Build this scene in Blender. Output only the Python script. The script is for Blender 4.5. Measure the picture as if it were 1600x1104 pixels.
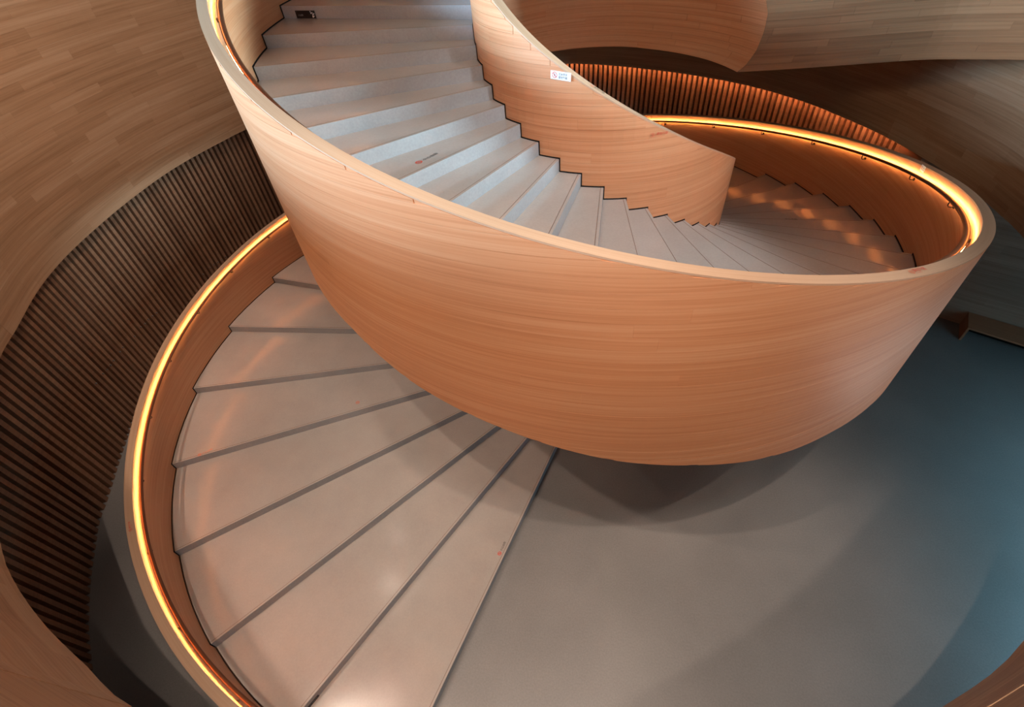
import bpy, math, random
import numpy as np
from mathutils import Matrix, Vector

# ------------------------------------------------------------------ reset
for o in list(bpy.data.objects):
    bpy.data.objects.remove(o, do_unlink=True)
scn = bpy.context.scene
COL = scn.collection
S = 0.165            # metres per stair rise: every length below is in rises
random.seed(7)
rng = np.random.default_rng(7)

# ------------------------------------------------------------------ camera
cam_d = bpy.data.cameras.new('camera')
cam_d.sensor_width = 36.0
cam_d.lens = 755.22 * 36.0 / 1600.0
cam_d.clip_start = 0.02
cam_d.clip_end = 200
cam = bpy.data.objects.new('camera', cam_d)
COL.objects.link(cam)
YAW, PITCH, ROLL = 0.2093, 0.78807, -0.11376
fw = Vector((-math.sin(YAW) * math.cos(PITCH), math.cos(YAW) * math.cos(PITCH), -math.sin(PITCH)))
rt = Vector((math.cos(YAW), math.sin(YAW), 0))
up = rt.cross(fw)
r2 = rt * math.cos(ROLL) + up * math.sin(ROLL)
u2 = -rt * math.sin(ROLL) + up * math.cos(ROLL)
M = Matrix((r2, u2, -fw)).transposed().to_4x4()
M.translation = Vector((0, -48.8716, 52.845)) * S
cam.matrix_world = M
scn.camera = cam

# ------------------------------------------------------------------ light
scn.view_settings.view_transform = 'Standard'
scn.view_settings.look = 'None'
scn.view_settings.exposure = 0.0
scn.view_settings.gamma = 1.0
scn.view_settings.use_curve_mapping = False

world = bpy.data.worlds.new('sky')
scn.world = world
world.use_nodes = True
bgn = world.node_tree.nodes['Background']
bgn.inputs['Color'].default_value = (0.92, 0.94, 1.0, 1)
bgn.inputs['Strength'].default_value = 0.07


def area(name, loc, aim, size, power, col, size_y=None, spread=180):
    d = bpy.data.lights.new(name, 'AREA')
    d.shape = 'RECTANGLE'
    d.size = size * S
    d.size_y = (size_y or size) * S
    d.energy = power
    d.color = col
    d.spread = math.radians(spread)
    o = bpy.data.objects.new(name, d)
    COL.objects.link(o)
    o.location = Vector(loc) * S
    o.rotation_euler = (Vector(aim) - Vector(loc)).to_track_quat('-Z', 'Y').to_euler()
    return o


def spot(name, loc, aim, power, col, angle, blend=0.6, radius=0.06):
    d = bpy.data.lights.new(name, 'SPOT')
    d.energy = power
    d.color = col
    d.spot_size = math.radians(angle)
    d.spot_blend = blend
    d.shadow_soft_size = radius
    o = bpy.data.objects.new(name, d)
    COL.objects.link(o)
    o.location = Vector(loc) * S
    o.rotation_euler = (Vector(aim) - Vector(loc)).to_track_quat('-Z', 'Y').to_euler()
    return o


# daylight: window walls of the upper floor (left, right, front) and cool light at ground level on the right
area('window_lamp', (-120, -78, 69), (-10, -10, 42), 70, 18500, (0.45, 0.72, 1.0), 24)
area('window_lamp', (128, -16, 69), (-10, -18, 40), 44, 13000, (0.60, 0.86, 1.0), 20)
area('window_lamp', (50, -150, 94), (4, -16, 34), 60, 900, (0.80, 0.92, 1.0), 26)
area('glazing_lamp', (100, -42, 13), (20, -10, 2), 50, 220, (0.30, 0.70, 1.0), 18)
area('floor_fill', (64, -36, 20.5), (60, -34, 0), 30, 460, (0.36, 0.76, 1.0), 44, 130)  # added fill from above that cools the right-hand floor, no actual fitting
# ceiling downlights
WARM = (1.0, 0.79, 0.65)
for i, (lx, ly, pw, ang, dy) in enumerate([(-46.0, -40.0, 1250, 72, 12), (-28.0, -44.0, 1000, 72, 12), (-9.0, -46.0, 1000, 68, 9), (9.0, -46.0, 1150, 64, 5), (25.0, -43.0, 800, 54, 0), (38.0, -36.0, 350, 48, 0),
                                       (30.0, -20.3, 50, 50, 0), (13.1, -23.6, 50, 50, 0), (-46.0, 0.1, 90, 60, 0), (-44.1, -11.6, 90, 60, 0), (-40.0, -34.3, 90, 60, 0)]):
    spot('ceiling_spot', (lx, ly, 72), (lx * .85, ly + dy, 0), pw, WARM, ang, 0.7, 0.05)
# added fill spots, no real fittings: timber band, both balustrades, upper flight
spot('fill_spot', (-38, 22, 84), (-70, 18, 34), 1400, WARM, 75, 0.9, 0.2)
spot('fill_spot', (-30, -12, 84), (-68, -4, 30), 950, WARM, 60, 0.9, 0.2)
spot('fill_spot', (0, -30, 74), (20, -42, 26), 400, (0.85, 0.92, 1.0), 32, 0.9, 0.2)
spot('fill_spot', (34, -46, 66), (5, -13, 37), 2000, (0.80, 0.90, 1.0), 36, 0.9, 0.3)
spot('fill_spot', (8, -47, 68), (1, -30, 33), 600, (1.0, 0.86, 0.76), 76, 0.9, 0.3)
spot('fill_spot', (-10, -34, 90), (-13, -15, 40), 750, (1.0, 0.80, 0.66), 44, 0.9, 0.2)
spot('low_fill_spot', (32.5, -28.3, 21.6), (19, -22, 30), 85, (1.0, 0.87, 0.78), 110, 0.9, 1.0)  # added low fills lifting the right side of the outer balustrade
spot('low_fill_spot', (39.5, -17, 21.6), (25, -14, 29), 45, (1.0, 0.87, 0.78), 110, 0.9, 1.0)
spot('fill_spot', (20, -44, 60), (44.5, 13, 32), 900, (1.0, 0.80, 0.62), 24, 0.95, 0.3)  # added fill for the right part of the band


# ------------------------------------------------------------------ materials
def new_mat(name):
    m = bpy.data.materials.new(name)
    m.use_nodes = True
    nt = m.node_tree
    return m, nt, nt.nodes['Principled BSDF']


def N(nt, t, **kw):
    n = nt.nodes.new(t)
    for k, v in kw.items():
        setattr(n, k, v)
    return n


def math_node(nt, op, a, b):
    n = N(nt, 'ShaderNodeMath', operation=op)
    for i, v in enumerate((a, b)):
        if isinstance(v, (int, float)):
            n.inputs[i].default_value = v
        else:
            nt.links.new(v, n.inputs[i])
    return n.outputs[0]


def wood(name, light, mid, dark, rough=0.5, rand=0.45, brick=0.0, fine=9.0):
    m, nt, bs = new_mat(name)
    uv = N(nt, 'ShaderNodeUVMap')
    oi = N(nt, 'ShaderNodeObjectInfo')

    def noise(su, sv, detail, off=0.0):
        mp = N(nt, 'ShaderNodeMapping')
        mp.inputs['Scale'].default_value = (su, sv, 1)
        nt.links.new(uv.outputs[0], mp.inputs['Vector'])
        n = N(nt, 'ShaderNodeTexNoise', noise_dimensions='4D')
        n.inputs['Scale'].default_value = 1.0
        n.inputs['Detail'].default_value = detail
        n.inputs['Roughness'].default_value = 0.6
        w = math_node(nt, 'MULTIPLY', oi.outputs['Random'], 0.7)
        nt.links.new(w, n.inputs['W'])
        nt.links.new(mp.outputs[0], n.inputs['Vector'])
        return n.outputs['Fac']
    f1 = noise(0.09, fine, 4)
    f2 = noise(0.05, fine * 0.28, 2)
    a = math_node(nt, 'MULTIPLY', f1, 0.8)
    b = math_node(nt, 'MULTIPLY', f2, 0.75)
    c = math_node(nt, 'MULTIPLY', oi.outputs['Random'], rand)
    s = math_node(nt, 'ADD', a, b)
    s = math_node(nt, 'ADD', s, c)
    if brick:
        bt = N(nt, 'ShaderNodeTexBrick', offset=0.37, squash=1.0)
        bt.inputs['Scale'].default_value = 1.0
        bt.inputs['Mortar Size'].default_value = 0.0
        bt.inputs['Brick Width'].default_value = 9.5
        bt.inputs['Row Height'].default_value = 0.62
        bt.inputs['Color1'].default_value = (0, 0, 0, 1)
        bt.inputs['Color2'].default_value = (1, 1, 1, 1)
        nt.links.new(uv.outputs[0], bt.inputs['Vector'])
        s = math_node(nt, 'ADD', s, math_node(nt, 'MULTIPLY', bt.outputs['Color'], brick))
    s = math_node(nt, 'SUBTRACT', s, 0.275 + (rand + brick) * 0.5)
    cr = N(nt, 'ShaderNodeValToRGB')
    e = cr.color_ramp.elements
    e[0].position, e[0].color = 0.18, (*dark, 1)
    e[1].position, e[1].color = 0.86, (*light, 1)
    x = e.new(0.5)
    x.color = (*mid, 1)
    nt.links.new(s, cr.inputs[0])
    nt.links.new(cr.outputs[0], bs.inputs['Base Color'])
    bs.inputs['Roughness'].default_value = rough
    bs.inputs['Specular IOR Level'].default_value = 0.5
    return m


def plain(name, col, rough=0.5, metal=0.0, spec=0.5):
    m, nt, bs = new_mat(name)
    n = N(nt, 'ShaderNodeTexNoise')
    n.inputs['Scale'].default_value = 14.0
    n.inputs['Detail'].default_value = 3
    mx = N(nt, 'ShaderNodeMix', data_type='RGBA')
    mx.inputs['A'].default_value = (*[c * 0.94 for c in col], 1)
    mx.inputs['B'].default_value = (*[min(1, c * 1.06) for c in col], 1)
    nt.links.new(n.outputs['Fac'], mx.inputs['Factor'])
    nt.links.new(mx.outputs['Result'], bs.inputs['Base Color'])
    bs.inputs['Roughness'].default_value = rough
    bs.inputs['Metallic'].default_value = metal
    bs.inputs['Specular IOR Level'].default_value = spec
    return m


def concrete(name, a, b, rough, speck=0.0, scale=0.5, rvar=0.08):
    m, nt, bs = new_mat(name)
    tc = N(nt, 'ShaderNodeTexCoord')
    n1 = N(nt, 'ShaderNodeTexNoise')
    n1.inputs['Scale'].default_value = scale
    n1.inputs['Detail'].default_value = 6
    n1.inputs['Roughness'].default_value = 0.62
    n2 = N(nt, 'ShaderNodeTexNoise')
    n2.inputs['Scale'].default_value = 38
    n2.inputs['Detail'].default_value = 2
    for n in (n1, n2):
        nt.links.new(tc.outputs['Object'], n.inputs['Vector'])
    s = math_node(nt, 'ADD', n1.outputs['Fac'], math_node(nt, 'MULTIPLY', math_node(nt, 'SUBTRACT', n2.outputs['Fac'], 0.5), speck))
    cr = N(nt, 'ShaderNodeValToRGB')
    e = cr.color_ramp.elements
    e[0].position, e[0].color = 0.3, (*a, 1)
    e[1].position, e[1].color = 0.7, (*b, 1)
    nt.links.new(s, cr.inputs[0])
    nt.links.new(cr.outputs[0], bs.inputs['Base Color'])
    r = math_node(nt, 'ADD', math_node(nt, 'MULTIPLY', n1.outputs['Fac'], rvar), rough - rvar * 0.5)
    nt.links.new(r, bs.inputs['Roughness'])
    return m


def glow(name, col, strength, one_sided=True):
    m, nt, bs = new_mat(name)
    bs.inputs['Base Color'].default_value = (*col, 1)
    bs.inputs['Emission Color'].default_value = (*col, 1)
    bs.inputs['Emission Strength'].default_value = strength
    if not one_sided:
        return m
    g = N(nt, 'ShaderNodeNewGeometry')
    nt.links.new(math_node(nt, 'MULTIPLY', math_node(nt, 'SUBTRACT', 1.0, g.outputs['Backfacing']), strength), bs.inputs['Emission Strength'])
    return m


WOOD = wood('oak_veneer', (0.68, 0.375, 0.21), (0.60, 0.275, 0.13), (0.48, 0.185, 0.078), 0.48, 0.08, 0, 13.0)
WOOD_SHEET = wood('oak_veneer_sheet', (0.68, 0.375, 0.21), (0.60, 0.275, 0.13), (0.48, 0.185, 0.078), 0.48, 0.0, 0.08, 13.0)
WOOD_CAP = wood('oak_cap', (0.56, 0.37, 0.25), (0.51, 0.32, 0.20), (0.46, 0.27, 0.16), 0.5, 0.0)
WOOD_WALL = wood('brown_veneer', (0.57, 0.36, 0.225), (0.47, 0.27, 0.15), (0.34, 0.178, 0.09), 0.5, 0.26, 0, 6.0)
WOOD_GREY = wood('grey_veneer', (0.52, 0.39, 0.29), (0.42, 0.30, 0.215), (0.31, 0.205, 0.14), 0.5, 0.22, 0, 6.0)
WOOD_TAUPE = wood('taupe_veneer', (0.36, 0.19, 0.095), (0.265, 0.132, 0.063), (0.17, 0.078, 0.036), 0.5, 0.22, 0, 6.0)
SLAT = wood('slat_oak', (0.38, 0.205, 0.118), (0.30, 0.15, 0.082), (0.22, 0.103, 0.055), 0.55, 0.5)
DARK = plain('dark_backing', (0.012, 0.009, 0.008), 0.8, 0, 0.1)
BLACK = plain('black_gap', (0.008, 0.008, 0.009), 0.6, 0, 0.2)
FLOOR = concrete('polished_floor', (0.225, 0.217, 0.208), (0.305, 0.29, 0.275), 0.35, 0.5, 0.32, 0.10)
TREAD = concrete('polished_tread', (0.40, 0.36, 0.325), (0.50, 0.45, 0.405), 0.17, 0.25, 0.5, 0.08)
RISER = concrete('riser_concrete', (0.30, 0.30, 0.30), (0.38, 0.38, 0.38), 0.5, 0.5, 0.9, 0.05)
GROOVE = plain('nosing_brown', (0.16, 0.085, 0.05), 0.5)
RAIL = plain('bronze_rail', (0.20, 0.075, 0.035), 0.32, 0.6)
BRACKET = plain('bracket_dark', (0.05, 0.03, 0.018), 0.4, 0.8)
PEG = plain('peg_metal', (0.45, 0.47, 0.47), 0.3, 0.9)
LED = glow('led_amber', (1.0, 0.53, 0.18), 66.0)
COVE = glow('cove_amber', (1.0, 0.46, 0.2), 42.0, False)
WHITE = plain('sticker_white', (0.80, 0.82, 0.84), 0.4)
RED = plain('print_red', (0.62, 0.07, 0.035), 0.5)
SALMON = plain('print_salmon', (0.70, 0.20, 0.10), 0.5)
INK = plain('print_black', (0.03, 0.03, 0.032), 0.5)
GREYINK = plain('print_grey', (0.32, 0.34, 0.35), 0.5)
SIGNBLACK = plain('sign_black', (0.006, 0.006, 0.007), 0.35)
BENCHWOOD = wood('bench_oak', (0.60, 0.28, 0.15), (0.50, 0.22, 0.11), (0.40, 0.16, 0.075), 0.5, 0.1)


# ------------------------------------------------------------------ mesh helpers
def link(name, me, mat, parent=None, smooth=True):
    if mat is not None:
        me.materials.append(mat)
    if smooth:
        me.polygons.foreach_set('use_smooth', [True] * len(me.polygons))
    o = bpy.data.objects.new(name, me)
    COL.objects.link(o)
    if parent is not None:
        o.parent = parent
    return o


def mesh(name, verts, faces, mat, parent=None, uvs=None, smooth=False):
    """verts in rises; uvs one per vertex"""
    me = bpy.data.meshes.new(name)
    me.from_pydata([tuple(float(c) * S for c in v) for v in verts], [], faces)
    if uvs is not None:
        ul = me.uv_layers.new(name='UVMap')
        li = np.empty(len(me.loops), dtype=np.int32)
        me.loops.foreach_get('vertex_index', li)
        ul.data.foreach_set('uv', np.asarray(uvs, dtype=np.float32)[li].ravel())
    me.validate()
    return link(name, me, mat, parent, smooth)


class MB:
    def __init__(self):
        self.v, self.f, self.uv = [], [], []

    def quadstrip(self, rows, uvs, close=False):
        """rows: list of point lists of equal length -> grid of quads"""
        b = len(self.v)
        n = len(rows[0])
        for r, u in zip(rows, uvs):
            self.v += [tuple(p) for p in r]
            self.uv += [tuple(p) for p in u]
        for i in range(len(rows) - 1):
            for j in range(n - 1):
                a = b + i * n + j
                self.f.append((a, a + 1, a + n + 1, a + n))

    def poly(self, pts, uvs=None):
        b = len(self.v)
        self.v += [tuple(p) for p in pts]
        self.uv += [tuple(p) for p in (uvs or [(p[0], p[1]) for p in pts])]
        self.f.append(tuple(range(b, b + len(pts))))

    def box(self, lo, hi):
        x0, y0, z0 = lo
        x1, y1, z1 = hi
        P = [(x0, y0, z0), (x1, y0, z0), (x1, y1, z0), (x0, y1, z0), (x0, y0, z1), (x1, y0, z1), (x1, y1, z1), (x0, y1, z1)]
        for q in ((0, 3, 2, 1), (4, 5, 6, 7), (0, 1, 5, 4), (1, 2, 6, 5), (2, 3, 7, 6), (3, 0, 4, 7)):
            self.poly([P[i] for i in q], [(P[i][0] + P[i][1], P[i][2]) for i in q])

    def build(self, name, mat, parent=None, smooth=False):
        return mesh(name, self.v, self.f, mat, parent, self.uv, smooth)


def empty(name, loc=(0, 0, 0)):
    o = bpy.data.objects.new(name, None)
    o.empty_display_size = 0.1
    COL.objects.link(o)
    o.location = Vector(loc) * S
    return o


def tag(o, label, cat, group=None):
    o['label'] = label
    o['category'] = cat
    if group:
        o['group'] = group
    return o


def struct(o):
    o['kind'] = 'structure'
    return o


def catmull(P, n=12, closed=False):
    P = np.array(P, float)
    if closed:
        Q = np.vstack([P[-1], P, P[0], P[1]])
    else:
        Q = np.vstack([2 * P[0] - P[1], P, 2 * P[-1] - P[-2]])
    out = []
    for i in range(1, len(Q) - 2):
        a, b, c, d = Q[i - 1:i + 3]
        for t in np.linspace(0, 1, n, endpoint=False):
            out.append(.5 * ((2 * b) + (-a + c) * t + (2 * a - 5 * b + 4 * c - d) * t * t + (-a + 3 * b - 3 * c + d) * t ** 3))
    out.append(Q[-2])
    return np.array(out)


class Path:
    """plan curve parametrised by arc length; nrm(s) is the left-hand normal"""

    def __init__(self, pts):
        self.p = np.array(pts, float)
        self.s = np.concatenate([[0], np.cumsum(np.hypot(*np.diff(self.p, axis=0).T))])
        self.L = self.s[-1]

    def at(self, s):
        s = np.asarray(s, float)
        return np.stack([np.interp(s, self.s, self.p[:, 0]), np.interp(s, self.s, self.p[:, 1])], -1)

    def nrm(self, s):
        d = self.at(np.clip(np.asarray(s) + .3, 0, self.L)) - self.at(np.clip(np.asarray(s) - .3, 0, self.L))
        d /= np.linalg.norm(d, axis=-1)[..., None] + 1e-9
        return np.stack([-d[..., 1], d[..., 0]], -1)

    def near(self, x, y):
        return self.s[np.hypot(self.p[:, 0] - x, self.p[:, 1] - y).argmin()]


def plank_mesh(cols_front_lo, cols_front_hi, cols_back_lo, cols_back_hi, uv_lo, uv_hi):
    """thin curved board from column points"""
    n = len(cols_front_lo)
    v = list(map(tuple, cols_front_lo)) + list(map(tuple, cols_front_hi)) + list(map(tuple, cols_back_lo)) + list(map(tuple, cols_back_hi))
    uv = list(uv_lo) + list(uv_hi) + list(uv_lo) + list(uv_hi)
    f = []
    for j in range(n - 1):
        f.append((j, j + 1, n + j + 1, n + j))                              # front
        f.append((n + j, n + j + 1, 3 * n + j + 1, 3 * n + j))              # top edge
        f.append((j + 1, j, 2 * n + j, 2 * n + j + 1))                      # bottom edge
    f.append((0, n, 3 * n, 2 * n))
    f.append((n - 1, 2 * n - 1 + n, 4 * n - 1, 2 * n - 1))
    f[-1] = (n - 1, 3 * n - 1, 4 * n - 1, 2 * n - 1)
    return v, f, uv


def plank_wall(path, s0, s1, z0, z1, row, length, parent, mat, side=-1, rnd=None, zfun=None, name='plank', step=1.5):
    """boards in staggered rows on a vertical plan-curve wall; side -1 = right-hand face"""
    rnd = rnd or random
    # all boards share one faceted guide line, so that neighbours lie flush
    gs = np.append(np.arange(0, path.L, step), path.L)
    gP, gN = path.at(gs), path.nrm(gs)
    ev = lambda q, t: np.stack([np.interp(t, gs, q[:, 0]), np.interp(t, gs, q[:, 1])], -1)
    z = z0
    while z < z1 - 1e-6:
        zt = min(z + row, z1)
        s = s0 - rnd.uniform(0, length)
        while s < s1:
            e = s + length * rnd.uniform(0.55, 1.35)
            a, b = max(s, s0), min(e, s1)
            s = e
            if b - a < 0.4:
                continue
            a, b = a + 0.003, b - 0.003
            ss = np.concatenate([[a], gs[(gs > a + .02) & (gs < b - .02)], [b]])
            n = len(ss)
            P, Nn = ev(gP, ss), ev(gN, ss) * side
            pr = 0.03 + rnd.uniform(0.0, 0.003)
            lo = np.full(n, z + 0.005)
            hi = np.full(n, zt - 0.005)
            if zfun is not None:
                zl, zh = zfun(ss)
                lo, hi = np.maximum(lo, zl), np.minimum(hi, zh)
                ok = hi - lo > 0.03
                if ok.sum() < 2:
                    continue
                i0, i1 = np.where(ok)[0][[0, -1]]
                ss, P, Nn, lo, hi = ss[i0:i1 + 1], P[i0:i1 + 1], Nn[i0:i1 + 1], lo[i0:i1 + 1], hi[i0:i1 + 1]
            F, B = P + Nn * pr, P - Nn * 0.05
            c3 = lambda q, zz: np.column_stack([q, zz])
            v, f, uv = plank_mesh(c3(F, lo), c3(F, hi), c3(B, lo), c3(B, hi), list(zip(ss, lo)), list(zip(ss, hi)))
            mesh(name, v, f, mat, parent, uv)
        z = zt


# ------------------------------------------------------------------ plan curves of the stair (per rise)
IN_TAB = [[2.46,1.0],[2.21,1.37],[2.07,1.41],[1.74,0.9],[1.09,0.22],[0.18,-0.3],[-0.91,-0.54],[-2.09,-0.43],[-3.24,0.05],[-4.25,0.9],[-4.99,2.07],[-5.37,3.48],[-5.35,5.02],[-4.88,6.56],[-3.97,8.0],[-2.68,9.22],[-1.07,10.14],[0.79,10.67],[2.78,10.78],[4.8,10.46],[6.77,9.71],[8.57,8.56],[10.15,7.07],[11.43,5.3],[12.37,3.32],[12.94,1.21],[13.15,-0.95],[12.99,-3.08],[12.49,-5.12],[11.68,-7.01],[10.6,-8.7],[9.31,-10.17],[7.83,-11.38],[6.23,-12.31],[4.54,-12.96],[2.8,-13.33],[1.06,-13.42],[-0.66,-13.23],[-2.32,-12.77],[-3.89,-12.05],[-5.32,-11.1],[-6.59,-9.92],[-7.68,-8.56],[-8.57,-7.03],[-9.25,-5.35],[-9.72,-3.52],[-9.97,-1.53],[-9.98,0.65]]
OUT_TAB = [[5.24,-46.27],[-3.91,-48.15],[-13.98,-48.14],[-24.35,-45.68],[-34.23,-40.55],[-42.75,-32.9],[-49.13,-23.19],[-52.82,-12.17],[-53.59,-0.7],[-51.52,10.35],[-46.94,20.21],[-40.41,28.33],[-32.57,34.38],[-24.06,38.27],[-15.46,40.11],[-7.24,40.12],[0.27,38.63],[6.9,35.98],[12.55,32.49],[17.25,28.43],[21.05,24.02],[24.04,19.4],[26.3,14.67],[27.9,9.9],[28.88,5.13],[29.28,0.39],[29.09,-4.27],[28.33,-8.81],[27.0,-13.15],[25.1,-17.21],[22.67,-20.92],[19.74,-24.18],[16.38,-26.92],[12.66,-29.05],[8.66,-30.54],[4.48,-31.34],[0.2,-31.42],[-4.06,-30.78],[-8.23,-29.44],[-12.21,-27.41],[-15.93,-24.73],[-19.34,-21.44],[-22.4,-17.58],[-25.08,-13.12],[-27.35,-8.02],[-29.17,-2.15],[-30.38,4.66],[-30.75,12.59]]
KS = np.arange(-1, 47)
IN0, OUT0 = np.array(IN_TAB, float), np.array(OUT_TAB, float)
# the inner string of the lowest turn keeps a steady radius along each nosing line
for j, k in enumerate(KS):
    if k < 20:
        R = 10.4 + 1.4 * max(k, 0) / 20.0
        a, b = IN0[j], OUT0[j]
        for t in np.linspace(0, 1, 400):
            q = a + t * (b - a)
            if np.hypot(*q) >= R:
                IN0[j] = q
                break
# the run carries on past the top of the picture
ext = 6
IN0 = np.vstack([IN0] + [IN0[-1:] + (IN0[-1:] - IN0[-2:-1]) * i for i in range(1, ext)])
OUT0 = np.vstack([OUT0] + [OUT0[-1:] + (OUT0[-1:] - OUT0[-2:-1]) * i for i in range(1, ext)])
KS = np.arange(-1, -1 + len(IN0))
NF = 10
INF, OUTF = catmull(IN0, NF), catmull(OUT0, NF)
KF = np.linspace(KS[0], KS[-1], len(INF))


def plan(k, w):
    T = OUTF if w == 'o' else INF
    k = np.asarray(k, float)
    return np.stack([np.interp(k, KF, T[:, 0]), np.interp(k, KF, T[:, 1])], -1)


def outward(k, w):
    k = np.asarray(k, float)
    d = plan(k + .25, w) - plan(k - .25, w)
    d /= np.linalg.norm(d, axis=-1)[..., None]
    return np.stack([-d[..., 1], d[..., 0]], -1)


def wallpt(k, w, off, z):
    k = np.asarray(k, float)
    p = plan(k, w) + outward(k, w) * (np.asarray(off)[..., None] if np.ndim(off) else off)
    return np.column_stack([p, np.broadcast_to(z, k.shape)]) if k.ndim else np.array([p[0], p[1], z])


def H_out(k):
    return np.interp(k, [0, 5, 6, 8, 9, 13, 16, 48], [6.6, 6.7, 6.9, 7.15, 7.15, 6.75, 6.5, 6.5])


def CW(k):
    return np.interp(k, [0, 8, 13], [0.75, 0.72, 0.62])


def HB(k):
    return np.interp(k, [24, 30, 31, 31.8, 32.6, 33.5, 34.5, 36.2, 37.7, 39, 40.5, 42, 44, 47, 51], [5.8, 6.0, 6.5, 7.2, 7.6, 7.75, 8.1, 8.25, 8.7, 8.6, 10.0, 10.3, 10.5, 15.0, 17.0])  # unseen top end made deeper to block the left window light


H_IN, CW_IN = 6.29, 0.62
K0, K1 = 0.45, 51.0

# ------------------------------------------------------------------ setting: floor
mb = MB()
mb.poly([(-110, -110, 0), (130, -110, 0), (130, 110, 0), (-110, 110, 0)])
floor = struct(mb.build('floor', FLOOR))

# ------------------------------------------------------------------ setting: oval timber band round the void
BZ, BT = 21.0, 49.0
BAND = [(-24.7, -47), (-28.7, -45.6), (-33.7, -43.7), (-38.4, -41.4), (-41.7, -39.2), (-49.5, -33), (-56, -26.4), (-60.2, -21.3), (-62.5, -17),
        (-66.2, -10), (-68.5, -3.4), (-69.9, 4.3), (-70.7, 13.5), (-70.4, 23.5), (-68, 34.1), (-64.6, 43), (-56, 55), (-42, 65), (-24, 71.5),
        (-6.7, 71.8), (-1.4, 70.7), (4.3, 68.5), (9.5, 65.9), (14.4, 63.1), (21.1, 58.5), (27.2, 53.3), (32.0, 47.7), (35.6, 42.4), (38.3, 36.9),
        (40.7, 31.5), (42.4, 26.8), (43.8, 21.5), (44.8, 16.8), (45.4, 12.0), (45.5, 6.8), (45.3, 1.7), (43, -10), (38.5, -21), (31.5, -31),
        (24.4, -38.2), (18.6, -42.0), (10, -46.2), (0, -49.0), (-12, -49.4)]
bp = Path(catmull(BAND, 8, closed=True))
ss = np.linspace(0, bp.L, 260)
P, Nn = bp.at(ss), bp.nrm(ss)          # path runs clockwise: left normal points away from the void
th = 1.4
prof = [(0, BZ), (0, BT), (th, BT), (th, BZ + 1.3), (.25, BZ + 1.3), (.25, BZ), (0, BZ)]
mb = MB()
for (o0, z0), (o1, z1) in zip(prof[:-1], prof[1:]):
    mb.quadstrip([np.column_stack([P + Nn * o0, np.full(len(ss), z0)]), np.column_stack([P + Nn * o1, np.full(len(ss), z1)])],
                 [list(zip(ss, np.full(len(ss), z0 + o0))), list(zip(ss, np.full(len(ss), z1 + o1)))])
band = struct(mb.build('wall_left', WOOD_WALL))
r1 = random.Random(3)
plank_wall(bp, bp.near(-62.5, -17) - 1, bp.near(-64, 44), BZ, BT - 3, 1.12, 13, band, WOOD_WALL, -1, r1)
plank_wall(bp, 0, bp.near(-41.7, -39.2) + 3, BZ, BZ + 17, 1.12, 13, band, WOOD_WALL, -1, r1)
plank_wall(bp, bp.near(42, 28), bp.near(45.4, 3), BZ, BZ + 16.8, 1.12, 9, band, WOOD_WALL, -1, r1)
plank_wall(bp, bp.near(28, -35), bp.near(14, -44.5), BZ, BZ + 7, 1.12, 9, band, WOOD_WALL, -1, r1)

# ground-floor ceiling behind the band
mb = MB()
for i in range(len(ss) - 1):
    a0, a1 = P[i] + Nn[i] * 0.3, P[i + 1] + Nn[i + 1] * 0.3
    d0, d1 = P[i] * 1.0, P[i + 1] * 1.0
    b0, b1 = d0 / np.hypot(*d0) * 150, d1 / np.hypot(*d1) * 150
    mb.poly([(*a0, BZ + 1.32), (*a1, BZ + 1.32), (*b1, BZ + 1.32), (*b0, BZ + 1.32)])
ceil = struct(mb.build('ceiling', DARK))

# ------------------------------------------------------------------ setting: slatted wall under the band
SLATS = [(-36, -53), (-42, -48), (-46, -45), (-50, -41.1), (-52, -38.8), (-54.4, -35.7), (-56.4, -32.7), (-58.7, -29.1), (-60, -26), (-62.2, -21.3),
         (-63.6, -18.2), (-67.5, -9.2), (-69.8, -2.8), (-71.3, 4.6), (-72.1, 13.6), (-71.8, 23.7), (-69.5, 34.9), (-66.1, 43.8), (-56.8, 55.7), (-43, 66.8),
         (-24.5, 73.6), (-6.3, 74.0), (-0.6, 72.8), (5.4, 70.5), (10.7, 67.8), (15.8, 64.8), (22.7, 60.1), (28.9, 54.7), (33.9, 48.9), (37.5, 43.4),
         (40.2, 37.7), (42.6, 32.1), (44.2, 27.4)]
sp = Path(catmull(SLATS, 10))
mb = MB()
s2 = np.linspace(0, sp.L, 160)
Q, Qn = sp.at(s2), sp.nrm(s2)
for o0, o1 in ((0.55, 0.55),):
    mb.quadstrip([np.column_stack([Q + Qn * o0, np.zeros(160)]), np.column_stack([Q + Qn * o1, np.full(160, BZ + 1.28)])],
                 [list(zip(s2, np.zeros(160))), list(zip(s2, np.full(160, BZ + 1.28)))])
mb.quadstrip([np.column_stack([Q + Qn * 1.2, np.full(160, BZ + 1.28)]), np.column_stack([Q + Qn * 1.2, np.zeros(160)])],
             [list(zip(s2, np.zeros(160))), list(zip(s2, np.full(160, BZ + 1.28)))])
wall_b = struct(mb.build('wall_back', DARK))
mb = MB()
mb.box((-0.3, -0.35, 0), (0.3, 0.55, BZ + 1.27))
slat_me = mb.build('slat', SLAT, wall_b)
slat0, first = slat_me, True
s = 0.5
slat_s = []
while s < sp.L - 0.3:
    o = slat0 if first else slat0.copy()
    if not first:
        COL.objects.link(o)
    first = False
    c, n = sp.at(s), sp.nrm(s)
    o.location = (c[0] * S, c[1] * S, 0)
    o.rotation_euler = (0, 0, math.atan2(n[1], n[0]) - math.pi / 2)
    slat_s.append(s)
    s += 1.12
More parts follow.
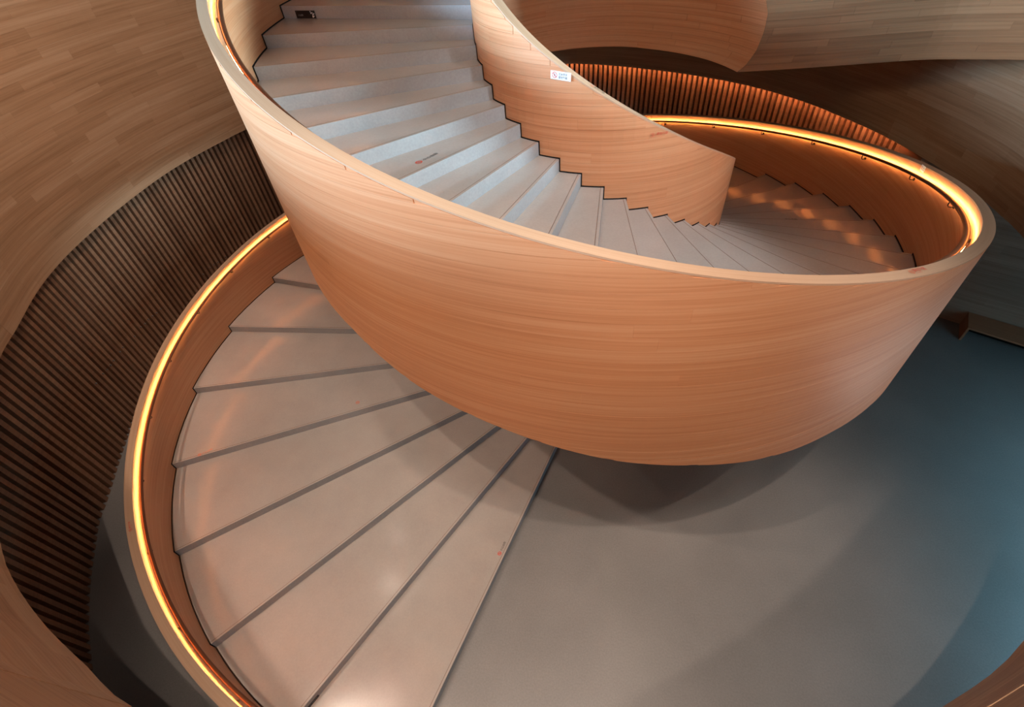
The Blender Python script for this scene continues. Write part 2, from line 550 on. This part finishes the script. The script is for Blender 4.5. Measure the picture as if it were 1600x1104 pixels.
# smooth end panel where the slats stop
e0, e1 = sp.at(sp.L), np.array([45.0, 22.0])
d = (e1 - e0) / np.linalg.norm(e1 - e0)
nn = np.array([-d[1], d[0]])
mb = MB()
A, B = e0 + d * 0.1, e1
pts = [A - nn * .35, B - nn * .35, B + nn * .6, A + nn * .6]
for i in range(4):
    a, b = pts[i], pts[(i + 1) % 4]
    mb.poly([(*a, 0), (*b, 0), (*b, BZ), (*a, BZ)], [(0, 0), (3, 0), (3, BZ), (0, BZ)])
mb.build('end_panel', SLAT, wall_b)
# little metal pegs clipped to the slats in three stepped rows
pegs = [(-65.03, -13.68, 8.18), (-65.68, -12.18, 7.8), (-66.29, -10.76, 7.51), (-66.8, -9.5, 7.29), (-67.22, -8.4, 7.14), (-67.71, -7.09, 6.83), (-68.14, -5.86, 6.68),
        (-69.28, -1.94, 5.91), (-69.54, -.87, 5.91), (-69.88, .59, 5.62), (-70.11, 1.72, 5.59), (-70.33, 2.89, 5.36), (-70.6, 4.5, 5.08), (-70.79, 5.77, 4.96),
        (-71.82, 17.81, 3.19), (-71.83, 19.13, 3.09), (-71.78, 20.51, 2.94), (-71.66, 21.98, 2.8), (-71.53, 23.04, 2.62), (-71.35, 24.19, 2.56), (-71.13, 25.42, 2.44)]
for x, y, z in pegs:
    s = sp.near(x, y)
    s = min(slat_s, key=lambda t: abs(t - s))
    c, n = sp.at(s), sp.nrm(s)
    c = c - n * 0.42
    mb = MB()
    ring = [(0.09 * math.cos(t), 0.09 * math.sin(t)) for t in np.linspace(0, 2 * math.pi, 9)]
    tt = np.array([-n[1], n[0]])
    rows = []
    for dep in (0.1, -0.12):
        rows.append([(c[0] - tt[0] * a + n[0] * dep, c[1] - tt[1] * a + n[1] * dep, z + b) for a, b in ring])
    mb.quadstrip(rows, [[(0, 0)] * 9] * 2)
    mb.poly(rows[1][:-1])
    mb.build('peg', PEG, wall_b)

# ------------------------------------------------------------------ setting: grey boarded wall and front wall on the ground floor
gw = Path(catmull([(44.2, 21.9), (48, 16.8), (52.2, 13.6), (56.5, 10.9), (60, 8.8), (68, 3.5), (80, -6)], 10))
mb = MB()
s3 = np.linspace(0, gw.L, 60)
Q, Qn = gw.at(s3), gw.nrm(s3)
for off in (0, .8):
    mb.quadstrip([np.column_stack([Q + Qn * off, np.zeros(60)]), np.column_stack([Q + Qn * off, np.full(60, 21.2)])],
                 [list(zip(s3, np.zeros(60))), list(zip(s3, np.full(60, 21.2)))])
wall_r = struct(mb.build('wall_right', WOOD_GREY))
plank_wall(gw, 1, gw.near(66, 5), 0.05, 21, 1.3, 10, wall_r, WOOD_GREY, -1, random.Random(5))
mb = MB()
fwp = Path(catmull([(38, -62), (10, -66), (-20, -60), (-36, -53)], 8))
s3 = np.linspace(0, fwp.L, 30)
Q = fwp.at(s3)
mb.quadstrip([np.column_stack([Q, np.zeros(30)]), np.column_stack([Q, np.full(30, 21.2)])], [list(zip(s3, np.zeros(30)))] * 2)
struct(mb.build('wall_front', WOOD_GREY))

# ------------------------------------------------------------------ setting: the two timber fascias of the upper floor and its slab
LEFTP = [(-10.6, 16.2), (-8, 18.7), (-5.4, 20.4), (-2.3, 21.3), (0.9, 21.4), (4.0, 20.7), (6.9, 19.0), (9.6, 16.9), (12.1, 14.1), (13.6, 11.5), (14.6, 9.05)]
RIGHTP = [(14.6, 9.05), (17.6, 9.1), (21.3, 9.3), (24.9, 9.6), (29.8, 10.0), (32.7, 10.1), (35.3, 9.7), (40.2, 8.6), (44.9, 6.9)]
lp, rp = Path(catmull(LEFTP, 8)), Path(catmull(RIGHTP, 8))
FZ, FT = 36.0, 50.0


def crease_dx(z):
    return np.interp(z, [36, 36.4, 36.8, 37.9, 39.4, 40.9, 42, 44, 50], [0, .5, .82, 1.38, 1.66, 1.62, 1.15, .2, -2])


class Lean:
    """plan curve that shifts with height so that the two fascias meet in a curved crease"""

    def __init__(self, path, end):
        self.path, self.end, self.L = path, end, path.L

    def pt(self, s, z):
        w = (np.asarray(s) / self.L) ** 3 if self.end else (1 - np.asarray(s) / self.L) ** 4
        q = self.path.at(s).copy()
        q[..., 0] += w * crease_dx(z)
        return q


def lean_wall(name, lean, mat, back):
    zz = [36, 36.2, 36.4, 36.6, 36.8, 37.3, 37.9, 38.6, 39.4, 40.2, 40.9, 42, 43, 44, 47, 50, 55]
    sv = np.linspace(0, lean.L, 70)
    mb = MB()
    mb.quadstrip([np.column_stack([lean.pt(sv, z), np.full(70, z)]) for z in zz], [list(zip(sv, np.full(70, z))) for z in zz])
    return struct(mb.build(name, mat, None, True))


def lean_planks(lean, parent, mat, row, length, rnd, z1=44.0):
    z = FZ
    while z < z1 - .01:
        zt = z + row
        s = -rnd.uniform(0, length)
        while s < lean.L:
            e = s + length * rnd.uniform(.6, 1.3)
            a, b = max(s, 0), min(e, lean.L)
            s = e
            if b - a < .4:
                continue
            n = max(3, int((b - a) / 1.2) + 2)
            sv = np.linspace(a + .01, b - .01 if b < lean.L else b, n)
            pr = .02 + rnd.uniform(.0, .005)
            nr = -lean.path.nrm(sv)
            lo, hi = z + .01, zt - .01
            c = lambda q, zz: np.column_stack([q, np.full(n, zz)])
            v, f, uv = plank_mesh(c(lean.pt(sv, lo) + nr * pr, lo), c(lean.pt(sv, hi) + nr * pr, hi), c(lean.pt(sv, lo) - nr * .05, lo), c(lean.pt(sv, hi) - nr * .05, hi),
                                  [(x, lo) for x in sv], [(x, hi) for x in sv])
            mesh('plank', v, f, mat, parent, uv)
        z = zt


ll, rl = Lean(lp, True), Lean(rp, False)
t1 = lean_wall('trim_1', ll, WOOD, 1)
lean_planks(ll, t1, WOOD, .62, 12, random.Random(11))
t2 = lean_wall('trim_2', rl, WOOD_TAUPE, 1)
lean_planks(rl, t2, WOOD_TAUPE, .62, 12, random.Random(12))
mb = MB()
edge = [tuple(q) for q in lp.at(np.linspace(lp.near(-8, 18.7), lp.L, 30))] + [tuple(q) for q in rp.at(np.linspace(0.2, rp.L, 30))]
bs_ = np.linspace(bp.near(45.4, 8), bp.near(-10, 72), 40)
back = [tuple(q) for q in bp.at(bs_)]
mb.poly([(x, y, FZ + .03) for x, y in edge + back])
mb.poly([(x, y, FZ + 10) for x, y in edge + back])
struct(mb.build('ceiling', DARK))

# ------------------------------------------------------------------ the staircase
stair = tag(empty('spiral_staircase'), 'sweeping spiral staircase with pale concrete steps between curved oak balustrades and amber-lit handrails', 'staircase')


def balustrade(name, w, kk, inner_off, outer_off, ztop, zbot, mat, parent):
    k = np.asarray(kk)
    arc = np.concatenate([[0], np.cumsum(np.hypot(*np.diff(plan(k, w), axis=0).T))])
    zt, zb = ztop(k), zbot(k)
    A = plan(k, w) + outward(k, w) * np.asarray(inner_off(k))[:, None]
    B = plan(k, w) + outward(k, w) * np.asarray(outer_off(k))[:, None]
    c = lambda q, z: np.column_stack([q, z])
    u = lambda z: list(zip(arc, z))
    mb = MB()
    mb.quadstrip([c(A, zb), c(A, zt)], [u(zb), u(zt)])
    mb.quadstrip([c(A, zt), c(B, zt)], [u(zt), u(zt + .6)])
    mb.quadstrip([c(B, zt), c(B, zb)], [u(zt), u(zb)])
    mb.quadstrip([c(B, zb), c(A, zb)], [u(zb), u(zb + .6)])
    for i in (0, -1):
        mb.poly([(*A[i], zb[i]), (*B[i], zb[i]), (*B[i], zt[i]), (*A[i], zt[i])], [(0, zb[i]), (.6, zb[i]), (.6, zt[i]), (0, zt[i])])
    return mb.build(name, mat, parent)


def cap_strip(name, w, kk, in_off, out_off, ztop, mat, parent, t=0.1):
    """flat timber capping, a shade proud of the wall below"""
    k = np.asarray(kk)
    arc = np.concatenate([[0], np.cumsum(np.hypot(*np.diff(plan(k, w), axis=0).T))])
    A = plan(k, w) + outward(k, w) * np.asarray(in_off(k))[:, None]
    B = plan(k, w) + outward(k, w) * np.asarray(out_off(k))[:, None]
    zt = ztop(k)
    c = lambda q, z: np.column_stack([q, z])
    mb = MB()
    for (q0, z0), (q1, z1) in (((A, zt - t), (A, zt)), ((A, zt), (B, zt)), ((B, zt), (B, zt - t)), ((B, zt - t), (A, zt - t))):
        mb.quadstrip([c(q0, z0), c(q1, z1)], [list(zip(arc, z0 * 0)), list(zip(arc, z1 * 0 + .7))])
    for i in (0, -1):
        mb.poly([(*A[i], zt[i] - t), (*B[i], zt[i] - t), (*B[i], zt[i]), (*A[i], zt[i])])
    return mb.build(name, mat, parent)


ko = np.arange(K0, K1, .1)
zbot_o = lambda k: np.maximum(0.0, k - HB(k))
ob = balustrade('outer_balustrade', 'o', ko, lambda k: k * 0, lambda k: CW(k), lambda k: k + H_out(k) - .1, zbot_o, WOOD_SHEET, stair)
cap_strip('cap', 'o', ko, lambda k: k * 0 - .012, lambda k: CW(k) + .02, lambda k: k + H_out(k), WOOD_CAP, ob)
ki = np.arange(1.0, K1, .1)
ib = balustrade('inner_balustrade', 'i', ki, lambda k: k * 0 - CW_IN, lambda k: k * 0, lambda k: k + H_IN - .1, lambda k: np.maximum(0.0, k - 7.0), WOOD_SHEET, stair)
cap_strip('cap', 'i', ki, lambda k: k * 0 - CW_IN - .02, lambda k: k * 0 + .02, lambda k: k + H_IN, WOOD_CAP, ib)


def stair_planks(w, k0, k1, off, z0, z1, ztop, zbot, row, length, parent, mat, rnd):
    kk = np.arange(k0, k1, .05)
    pth = Path(wallpt(kk, w, off(kk), 0)[:, :2])
    s_of = lambda s: np.interp(s, pth.s, kk)
    zf = lambda s: (zbot(s_of(s)) + .0, ztop(s_of(s)))
    plank_wall(pth, 0, pth.L, z0, z1, row, length, parent, mat, +1, rnd, zf, step=.75)


stair_planks('o', 26.0, 46.0, CW, 18, 52, lambda k: k + H_out(k) - .12, lambda k: zbot_o(k) + .01, .86, 34, ob, WOOD, random.Random(21))
stair_planks('i', 26.5, 46.0, lambda k: k * 0, 24, 52, lambda k: k + H_IN - .12, lambda k: k - 1.6, .8, 22, ib, WOOD, random.Random(22))

# soffit closing the flight from below
kk = np.arange(2.0, K1, .2)
A, B = wallpt(kk, 'i', -.3, 0)[:, :2], wallpt(kk, 'o', .3, 0)[:, :2]
za, zb = np.maximum(0.01, kk - 6.9), np.maximum(0.01, kk - HB(kk) + .1)
mb = MB()
mb.quadstrip([np.column_stack([A, za]), np.column_stack([B, zb])], [[(q[0], q[1]) for q in A], [(q[0], q[1]) for q in B]])
mb.build('soffit', WOOD_SHEET, stair)

# steps
GAP = 0.1
LAST = 50
for k in range(1, LAST + 1):
    f0, f1 = float(k), k + (1.12 if k < LAST else 0.9)
    kk = np.linspace(f0, f1, 7)
    inn, out = wallpt(kk, 'i', GAP, 0)[:, :2], wallpt(kk, 'o', -GAP, 0)[:, :2]
    zt, zb = float(k), float(k) - 1.15 if k > 1 else 0.0
    mb = MB()
    top_i, top_o = [(*q, zt) for q in inn], [(*q, zt) for q in out]
    bot_i, bot_o = [(*q, zb) for q in inn], [(*q, zb) for q in out]
    mb.quadstrip([top_i, top_o], [[(q[0], q[1]) for q in inn], [(q[0], q[1]) for q in out]])
    mb.quadstrip([bot_o, bot_i], [[(q[0], q[1]) for q in out], [(q[0], q[1]) for q in inn]])
    mb.quadstrip([bot_i, top_i], [[(0, 0)] * 7] * 2)
    mb.quadstrip([top_o, bot_o], [[(0, 0)] * 7] * 2)
    mb.poly([top_i[-1], top_o[-1], bot_o[-1], bot_i[-1]])
    st = mb.build('step', TREAD, stair)
    a, b = np.array(inn[0]), np.array(out[0])
    d = (b - a) / np.linalg.norm(b - a)
    bk = np.array([d[1], -d[0]])
    if bk @ (plan(k + .5, 'o') - plan(k, 'o')) < 0:
        bk = -bk
    # riser face
    mb = MB()
    fr = -bk * 0.0
    mb.poly([(*(a + fr), zb), (*(b + fr), zb), (*(b + fr), zt), (*(a + fr), zt)])
    mb.poly([(*(a + bk * .05), zb), (*(b + bk * .05), zb), (*(b + bk * .05), zt - .01), (*(a + bk * .05), zt - .01)])
    mb.build('riser', RISER, st)
    # brown inlay line just behind the nosing
    o1, o2 = 0.2, 0.235
    mb = MB()
    lift = 0.006
    p = [a + bk * o1, b + bk * o1, b + bk * o2, a + bk * o2]
    mb.poly([(*q, zt + lift) for q in p])
    for i in range(4):
        q0, q1 = p[i], p[(i + 1) % 4]
        mb.poly([(*q0, zt - .01), (*q1, zt - .01), (*q1, zt + lift), (*q0, zt + lift)])
    mb.build('nosing_inlay', GROOVE, st)
    # black shadow-gap trim following the step along both walls
    for w, off in (('o', -.03), ('i', .06)):
        arc = np.linalg.norm(plan(k + .5, w) - plan(k - .5, w))
        dk = .08 / arc
        k2 = np.linspace(k - dk, k + 1, 6)
        base = wallpt(k2, w, off, 0)[:, :2]
        mb = MB()
        mb.quadstrip([[(*q, zt - .02) for q in base], [(*q, zt + .075) for q in base]], [[(0, 0)] * 6] * 2)
        v2 = wallpt(np.array([k - dk, k + .02]), w, off, 0)[:, :2]
        mb.quadstrip([[(*q, zt - 1) for q in v2], [(*q, zt + .075) for q in v2]], [[(0, 0)] * 2] * 2)
        off2 = 0.0
        base2 = wallpt(k2, w, off2, 0)[:, :2]
        mb.quadstrip([[(*q, zt + .075) for q in base], [(*q, zt + .075) for q in base2]], [[(0, 0)] * 6] * 2)
        mb.build('gap_trim', BLACK, st)

# handrail, its brackets and the amber light line behind it
RO, RH = -0.47, -0.80     # offset from the wall, below the rim


def tube(name, kk, off, zfun, rx, rz, mat, parent, nseg=10):
    P = wallpt(kk, 'o', off, 0)
    Nw = outward(kk, 'o')
    z = zfun(kk)
    rows, uvs = [], []
    for i in range(len(kk)):
        r = []
        for t in np.linspace(0, 2 * math.pi, nseg + 1):
            r.append((P[i, 0] + Nw[i, 0] * rx * math.cos(t), P[i, 1] + Nw[i, 1] * rx * math.cos(t), z[i] + rz * math.sin(t)))
        rows.append(r)
        uvs.append([(i * .4, t) for t in range(nseg + 1)])
    mb = MB()
    mb.quadstrip(rows, uvs)
    mb.poly(rows[0][:-1])
    mb.poly(rows[-1][:-1])
    return mb.build(name, mat, parent, True)


kr = np.arange(0.8, K1 - .3, .12)
zr = lambda k: k + H_out(k) + RH
hr = tube('handrail', kr, RO, zr, 0.17, 0.13, RAIL, stair)
Nw = outward(kr, 'o')
P0 = plan(kr, 'o') + Nw * (RO + .12)
P1 = plan(kr, 'o') + Nw * (RO + .2)
mb = MB()
z = zr(kr)
u0 = [(i, 0) for i in range(len(kr))]
mb.quadstrip([np.column_stack([P1, z + .06]), np.column_stack([P0, z + .06]), np.column_stack([P0, z - .06]), np.column_stack([P1, z - .06])], [u0] * 4)
mb.build('light_channel', RAIL, hr)
mb = MB()
mb.quadstrip([np.column_stack([P1, z + .06]), np.column_stack([P1, z - .06])], [u0] * 2)
mb.build('light_strip', LED, hr)
kb = 1.4
while kb < 50:
    n = outward(kb, 'o')
    c = plan(kb, 'o')
    zc = float(kb + H_out(kb) + RH)
    tg = np.array([n[1], -n[0]])
    pts = [(-.47, -.12), (-.47, -.42), (-.40, -.52), (-.22, -.56), (-.02, -.50)]
    rows = []
    for off, dz in pts:
        q = c + n * off
        r = .045
        rows.append([(q[0] + tg[0] * r * math.cos(t), q[1] + tg[1] * r * math.cos(t), zc + dz + r * math.sin(t)) if off > -.45 else
                     (q[0] + tg[0] * r * math.cos(t) + n[0] * r * math.sin(t), q[1] + tg[1] * r * math.cos(t) + n[1] * r * math.sin(t), zc + dz) for t in np.linspace(0, 2 * math.pi, 7)])
    mb = MB()
    mb.quadstrip(rows, [[(0, 0)] * 7] * 5)
    # round rose on the wall
    q = c - n * .03
    ring = [(q[0] + tg[0] * .14 * math.cos(t), q[1] + tg[1] * .14 * math.cos(t), zc - .5 + .14 * math.sin(t)) for t in np.linspace(0, 2 * math.pi, 10)]
    q2 = c - n * .09
    ring2 = [(q2[0] + tg[0] * .14 * math.cos(t), q2[1] + tg[1] * .14 * math.cos(t), zc - .5 + .14 * math.sin(t)) for t in np.linspace(0, 2 * math.pi, 10)]
    mb.quadstrip([ring, ring2], [[(0, 0)] * 10] * 2)
    mb.poly(ring2[:-1])
    mb.build('bracket', BRACKET, hr)
    kb += 8.6 / max(3.5, np.linalg.norm(plan(kb + .5, 'o') - plan(kb - .5, 'o')))

# ------------------------------------------------------------------ cove light above the far slats
s4 = np.linspace(bp.near(-8, 71.8), bp.near(42.4, 26.8), 50)
Q, Qn = bp.at(s4), bp.nrm(s4)
mb = MB()
cs = [(.27, BZ + .7), (.36, BZ + .7), (.36, BZ + 1.1), (.27, BZ + 1.1), (.27, BZ + .7)]
mb.quadstrip([np.column_stack([Q + Qn * o, np.full(50, z)]) for o, z in cs], [[(i, j) for i in range(50)] for j in range(5)])
tag(mb.build('cove_light', COVE), 'amber light line tucked under the dark timber edge above the far slats', 'light')

# ------------------------------------------------------------------ bench by the grey wall
bench = tag(empty('bench', (56, 9, 0)), 'low brown wooden bench with solid end panel against the grey boarded wall', 'bench')
bo = np.array([56, 9.0])
bl0, bl1 = np.array([54.7, 11.9]), np.array([53.05, 8.5])
dv = np.array([59.9, 8.6]) - np.array([54.7, 11.9])
dv = dv / np.linalg.norm(dv)
fv = bl1 - bl0
BH = 2.35


def prism(poly, z0, z1, name, mat, parent, origin):
    mb = MB()
    q = [np.array(p) - origin for p in poly]
    mb.poly([(*p, z1) for p in q], [(p @ dv, p @ np.array([-dv[1], dv[0]])) for p in q])
    mb.poly([(*p, z0) for p in q[::-1]])
    for i in range(len(q)):
        a, b = q[i], q[(i + 1) % len(q)]
        mb.poly([(*a, z0), (*b, z0), (*b, z1), (*a, z1)], [(0, z0), (4, z0), (4, z1), (0, z1)])
    return mb.build(name, mat, parent)


prism([bl0, bl1, bl1 + dv * 15, bl0 + dv * 15], BH - .25, BH, 'seat', BENCHWOOD, bench, bo)
prism([bl0, bl1, bl1 + dv * .25, bl0 + dv * .25], 0, BH - .25, 'end_panel', BENCHWOOD, bench, bo)
prism([bl0 + dv * 14, bl1 + dv * 14, bl1 + dv * 14.25, bl0 + dv * 14.25], 0, BH - .25, 'end_panel', BENCHWOOD, bench, bo)
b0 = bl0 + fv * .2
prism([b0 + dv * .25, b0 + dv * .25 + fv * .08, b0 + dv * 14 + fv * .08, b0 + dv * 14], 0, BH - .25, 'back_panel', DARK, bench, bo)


# ------------------------------------------------------------------ stickers and signs
def text_mesh(body, height, mat, name, parent, x, y, z=0.004, bold=0.0):
    cu = bpy.data.curves.new(name, 'FONT')
    cu.body = body
    cu.size = 1.0
    cu.offset = bold
    to = bpy.data.objects.new(name, cu)
    COL.objects.link(to)
    bpy.context.view_layer.update()
    me = bpy.data.meshes.new_from_object(to.evaluated_get(bpy.context.evaluated_depsgraph_get()))
    bpy.data.objects.remove(to, do_unlink=True)
    n = len(me.vertices)
    co = np.empty(n * 3, np.float32)
    me.vertices.foreach_get('co', co)
    co = co.reshape(-1, 3)
    w, h = np.ptp(co[:, 0]), np.ptp(co[:, 1])
    co[:, :2] -= co[:, :2].min(0)
    co *= height / max(h, 1e-6)
    co[:, 0] += x
    co[:, 1] += y
    co[:, 2] = z
    me.vertices.foreach_set('co', (co * S).ravel())
    me.materials.clear()
    return link(name, me, mat, parent, False), w * height / h


def disc_ring(r0, r1, cx, cy, z, mat, name, parent, slash=False, figure=None):
    mb = MB()
    t = np.linspace(0, 2 * math.pi, 25)
    mb.quadstrip([[(cx + r0 * math.cos(a), cy + r0 * math.sin(a), z) for a in t], [(cx + r1 * math.cos(a), cy + r1 * math.sin(a), z) for a in t]], [[(0, 0)] * 25] * 2)
    if slash:
        w = (r1 - r0) * .55
        d, n = np.array([.707, -.707]), np.array([.707, .707])
        mb.poly([(cx + q[0], cy + q[1], z + .002) for q in (-d * r0 - n * w, d * r0 - n * w, d * r0 + n * w, -d * r0 + n * w)])
    return mb.build(name, mat, parent)


def climber(cx, cy, r, z, mat, parent):
    mb = MB()
    t = np.linspace(0, 2 * math.pi, 9)[:-1]
    mb.poly([(cx + r * (.12 + .16 * math.cos(a)), cy + r * (.5 + .16 * math.sin(a)), z) for a in t])
    for a, b, w in (((.0, .32), (-.05, -.12), .15), ((-.05, -.1), (.28, -.5), .1), ((-.05, -.1), (-.25, -.55), .1), ((0, .25), (.35, .3), .08), ((0, .25), (-.35, .05), .08)):
        a, b = np.array(a), np.array(b)
        d = (b - a) / np.linalg.norm(b - a)
        n = np.array([-d[1], d[0]]) * w
        mb.poly([(cx + r * q[0], cy + r * q[1], z) for q in (a - n, b - n, b + n, a + n)])
    return mb.build('pictogram', mat, parent)


def place(o, origin, ux, nrm):
    """local x along ux, local z along nrm"""
    z = Vector(nrm).normalized()
    x = Vector(ux)
    x = (x - z * x.dot(z)).normalized()
    y = z.cross(x)
    m = Matrix((x, y, z)).transposed().to_4x4()
    m.translation = Vector(origin) * S
    o.matrix_world = m


def panel(name, w, h, mat, t=.012):
    mb = MB()
    mb.box((0, 0, -t), (w, h, 0))
    return mb.build(name, mat)


def wall_frame(k, w, off, z, sign):
    """origin, tangent (descending k = left-to-right), normal facing the viewer"""
    n = outward(k, w) * sign
    return (np.array([*(plan(k, w) + outward(k, w) * off), z]), np.array([n[1], -n[0], 0]) * -1, np.array([*n, 0]))


# white notice on the inner balustrade
sg = panel('notice', 1.5, .52, WHITE)
o_, tx, nz = wall_frame(37.33, 'i', .07, 42.44, +1)
e_, _, _ = wall_frame(36.66, 'i', .07, 42.38, +1)
place(sg, o_, e_ - o_, nz)
disc_ring(.15, .19, .3, .27, .004, RED, 'prohibition_ring', sg, True)
climber(.3, .27, .15, .003, INK, sg)
text_mesh('注意安全', .16, INK, 'lettering', sg, .58, .29, bold=.01)
text_mesh('请勿攀爬', .16, INK, 'lettering', sg, .58, .08, bold=.01)
tag(sg, 'white rectangular notice with red prohibition ring stuck on the inner balustrade', 'sign')

# red printed sticker lower on the inner balustrade
sg = empty('sticker')
o_, tx, nz = wall_frame(33.26, 'i', .07, 38.50, +1)
e_, _, _ = wall_frame(32.6, 'i', .07, 38.46, +1)
place(sg, o_, e_ - o_, nz)
disc_ring(.125, .16, .17, .17, .002, SALMON, 'prohibition_ring', sg, True)
climber(.17, .17, .13, .003, RED, sg)
text_mesh('请勿攀爬', .2, RED, 'lettering', sg, .42, .14, bold=.012)
text_mesh('No Climbing', .07, SALMON, 'lettering', sg, .45, .02)
tag(sg, 'red printed no climbing sticker near the low end of the inner balustrade', 'sticker')

# white tilted sticker above the lit handrail
sg = panel('sticker', .75, .52, WHITE)
o_, tx, nz = wall_frame(24.64, 'o', -.04, 30.72, -1)
e_, _, _ = wall_frame(24.97, 'o', -.04, 30.84, -1)
place(sg, o_, e_ - o_, nz)
disc_ring(.12, .15, .2, .28, .004, SALMON, 'prohibition_ring', sg, True)
climber(.2, .28, .12, .003, INK, sg)
text_mesh('注意安全', .09, INK, 'lettering', sg, .38, .28)
text_mesh('请勿攀爬', .09, INK, 'lettering', sg, .38, .14)
tag(sg, 'small white sticker above the glowing handrail at the far right bend', 'sticker')


def cap_sticker(k0, k1, w, off, ztop, flip, label, ring_mat, ink, length, height, txt='请勿攀爬', sub=True):
    sg = empty('sticker')
    a = np.array([*(plan(k0, w) + outward(k0, w) * off), float(ztop(k0)) + .02])
    b = np.array([*(plan(k1, w) + outward(k1, w) * off), float(ztop(k1)) + .02])
    d = b - a
    n = np.cross(d, np.array([*outward((k0 + k1) / 2, w), 0]))
    if n[2] < 0:
        n = -n
    place(sg, a, d, n)
    r = height * .36
    disc_ring(r * .78, r, r, height * .5, .003, ring_mat, 'prohibition_ring', sg, True)
    climber(r, height * .5, r * .8, .004, ring_mat, sg)
    th_ = (length - 2.4 * r) / 4.3
    text_mesh(txt, min(th_, height * .6), ink, 'lettering', sg, 2.3 * r, height * .38, bold=.012)
    if sub:
        text_mesh('No Climbing', height * .18, ink, 'lettering', sg, 2.4 * r, height * .1)
    return tag(sg, label, 'sticker')


zo = lambda k: k + H_out(k)
zi = lambda k: k + H_IN
cap_sticker(31.42, 31.05, 'o', .5, zo, 1, 'red printed sticker on the upper oak balustrade cap near its right bend', SALMON, RED, 1.55, .42)
cap_sticker(3.95, 4.10, 'o', .18, zo, 1, 'red printed sticker on the lowest outer balustrade cap at far left', RED, RED, 1.2, .42)
cap_sticker(35.75, 35.1, 'i', -.14, zi, 1, 'sticker with red ring and black characters on the sloping inner balustrade cap', SALMON, INK, 1.5, .34, sub=False)


def tread_sticker(p0, p1, z, label, ring_mat, ink, height, txt='小心台阶', ring=True):
    sg = empty('sticker')
    a, b = np.array([*p0, z + .01]), np.array([*p1, z + .01])
    place(sg, a, b - a, (0, 0, 1))
    L = np.linalg.norm(b - a)
    r = height * .5
    x0 = 0
    if ring:
        disc_ring(r * .7, r, r, r, .003, ring_mat, 'warning_ring', sg, True)
        climber(r, r, r * .7, .004, ring_mat, sg)
        x0 = 2.5 * r
    text_mesh(txt, min((L - x0) / 4.2, height * .7), ink, 'lettering', sg, x0, height * .2, bold=.012)
    return tag(sg, label, 'sticker')


tread_sticker((-11.6, -17.75), (-10.45, -16.1), 39, 'step warning with red ring and black characters on a pale upper tread', RED, INK, .5)
tread_sticker((-29.2, -12.62), (-27.85, -11.98), 5, 'faint step warning on a lower beige tread beside the overhanging oak balustrade', SALMON, GREYINK, .5)
tread_sticker((-8.05, -28.75), (-7.55, -27.2), 1, 'step warning with red ring on the bottom tread beside the floor', RED, INK, .42)
tread_sticker((-46.35, -21.9), (-44.8, -20.75), 5, 'red printed characters on a lower tread beside the left balustrade', SALMON, SALMON, .42)
tread_sticker((20.7, .45), (22.1, .28), 24, 'dark printed characters on a shadowed tread at the far right', INK, INK, .42, ring=False)


def step_sign(k, f0, f1, z0, z1, label):
    a, b = plan(k, 'i'), plan(k, 'o')
    p0, p1 = a + (b - a) * f0, a + (b - a) * f1
    d = p1 - p0
    L = np.linalg.norm(d)
    n = np.array([d[1], -d[0]])
    back_ = plan(k + .5, 'o') - plan(k, 'o')
    if n @ back_ > 0:
        n = -n
    n = n / np.linalg.norm(n)
    sg = panel('sign', L, z1 - z0, SIGNBLACK, .015)
    o = np.array([*(p0 + n * .03), z0])
    place(sg, o, (*d, 0), (*n, 0))
    h = z1 - z0
    text_mesh('小心台阶', h * .26, GREYINK, 'lettering', sg, L * .1, h * .28, bold=.01)
    text_mesh('小心', h * .1, GREYINK, 'lettering', sg, L * .05, h * .8)
    mb = MB()
    for x, y, w in ((.78, .86, .1), (.80, .66, .13), (.86, .72, .1), (.885, .52, .14), (.94, .58, .11), (.86, .36, .1), (.86, .22, .17), (.92, .28, .1)):
        x, y, w = x * L, y * h, w * h
        mb.poly([(x + w * math.cos(t + .5), y + w * math.sin(t + .5), .004) for t in (0, 1.57, 3.14, 4.71)])
    mb.build('emblem', WHITE, sg)
    return tag(sg, label, 'sign')


step_sign(45, .917, .803, 44.02, 44.64, 'black sign with white figure on the topmost visible riser')
step_sign(2, .9225, .9625, 1.42, 1.95, 'black sign with white mark on the second lowest riser at the bottom edge')
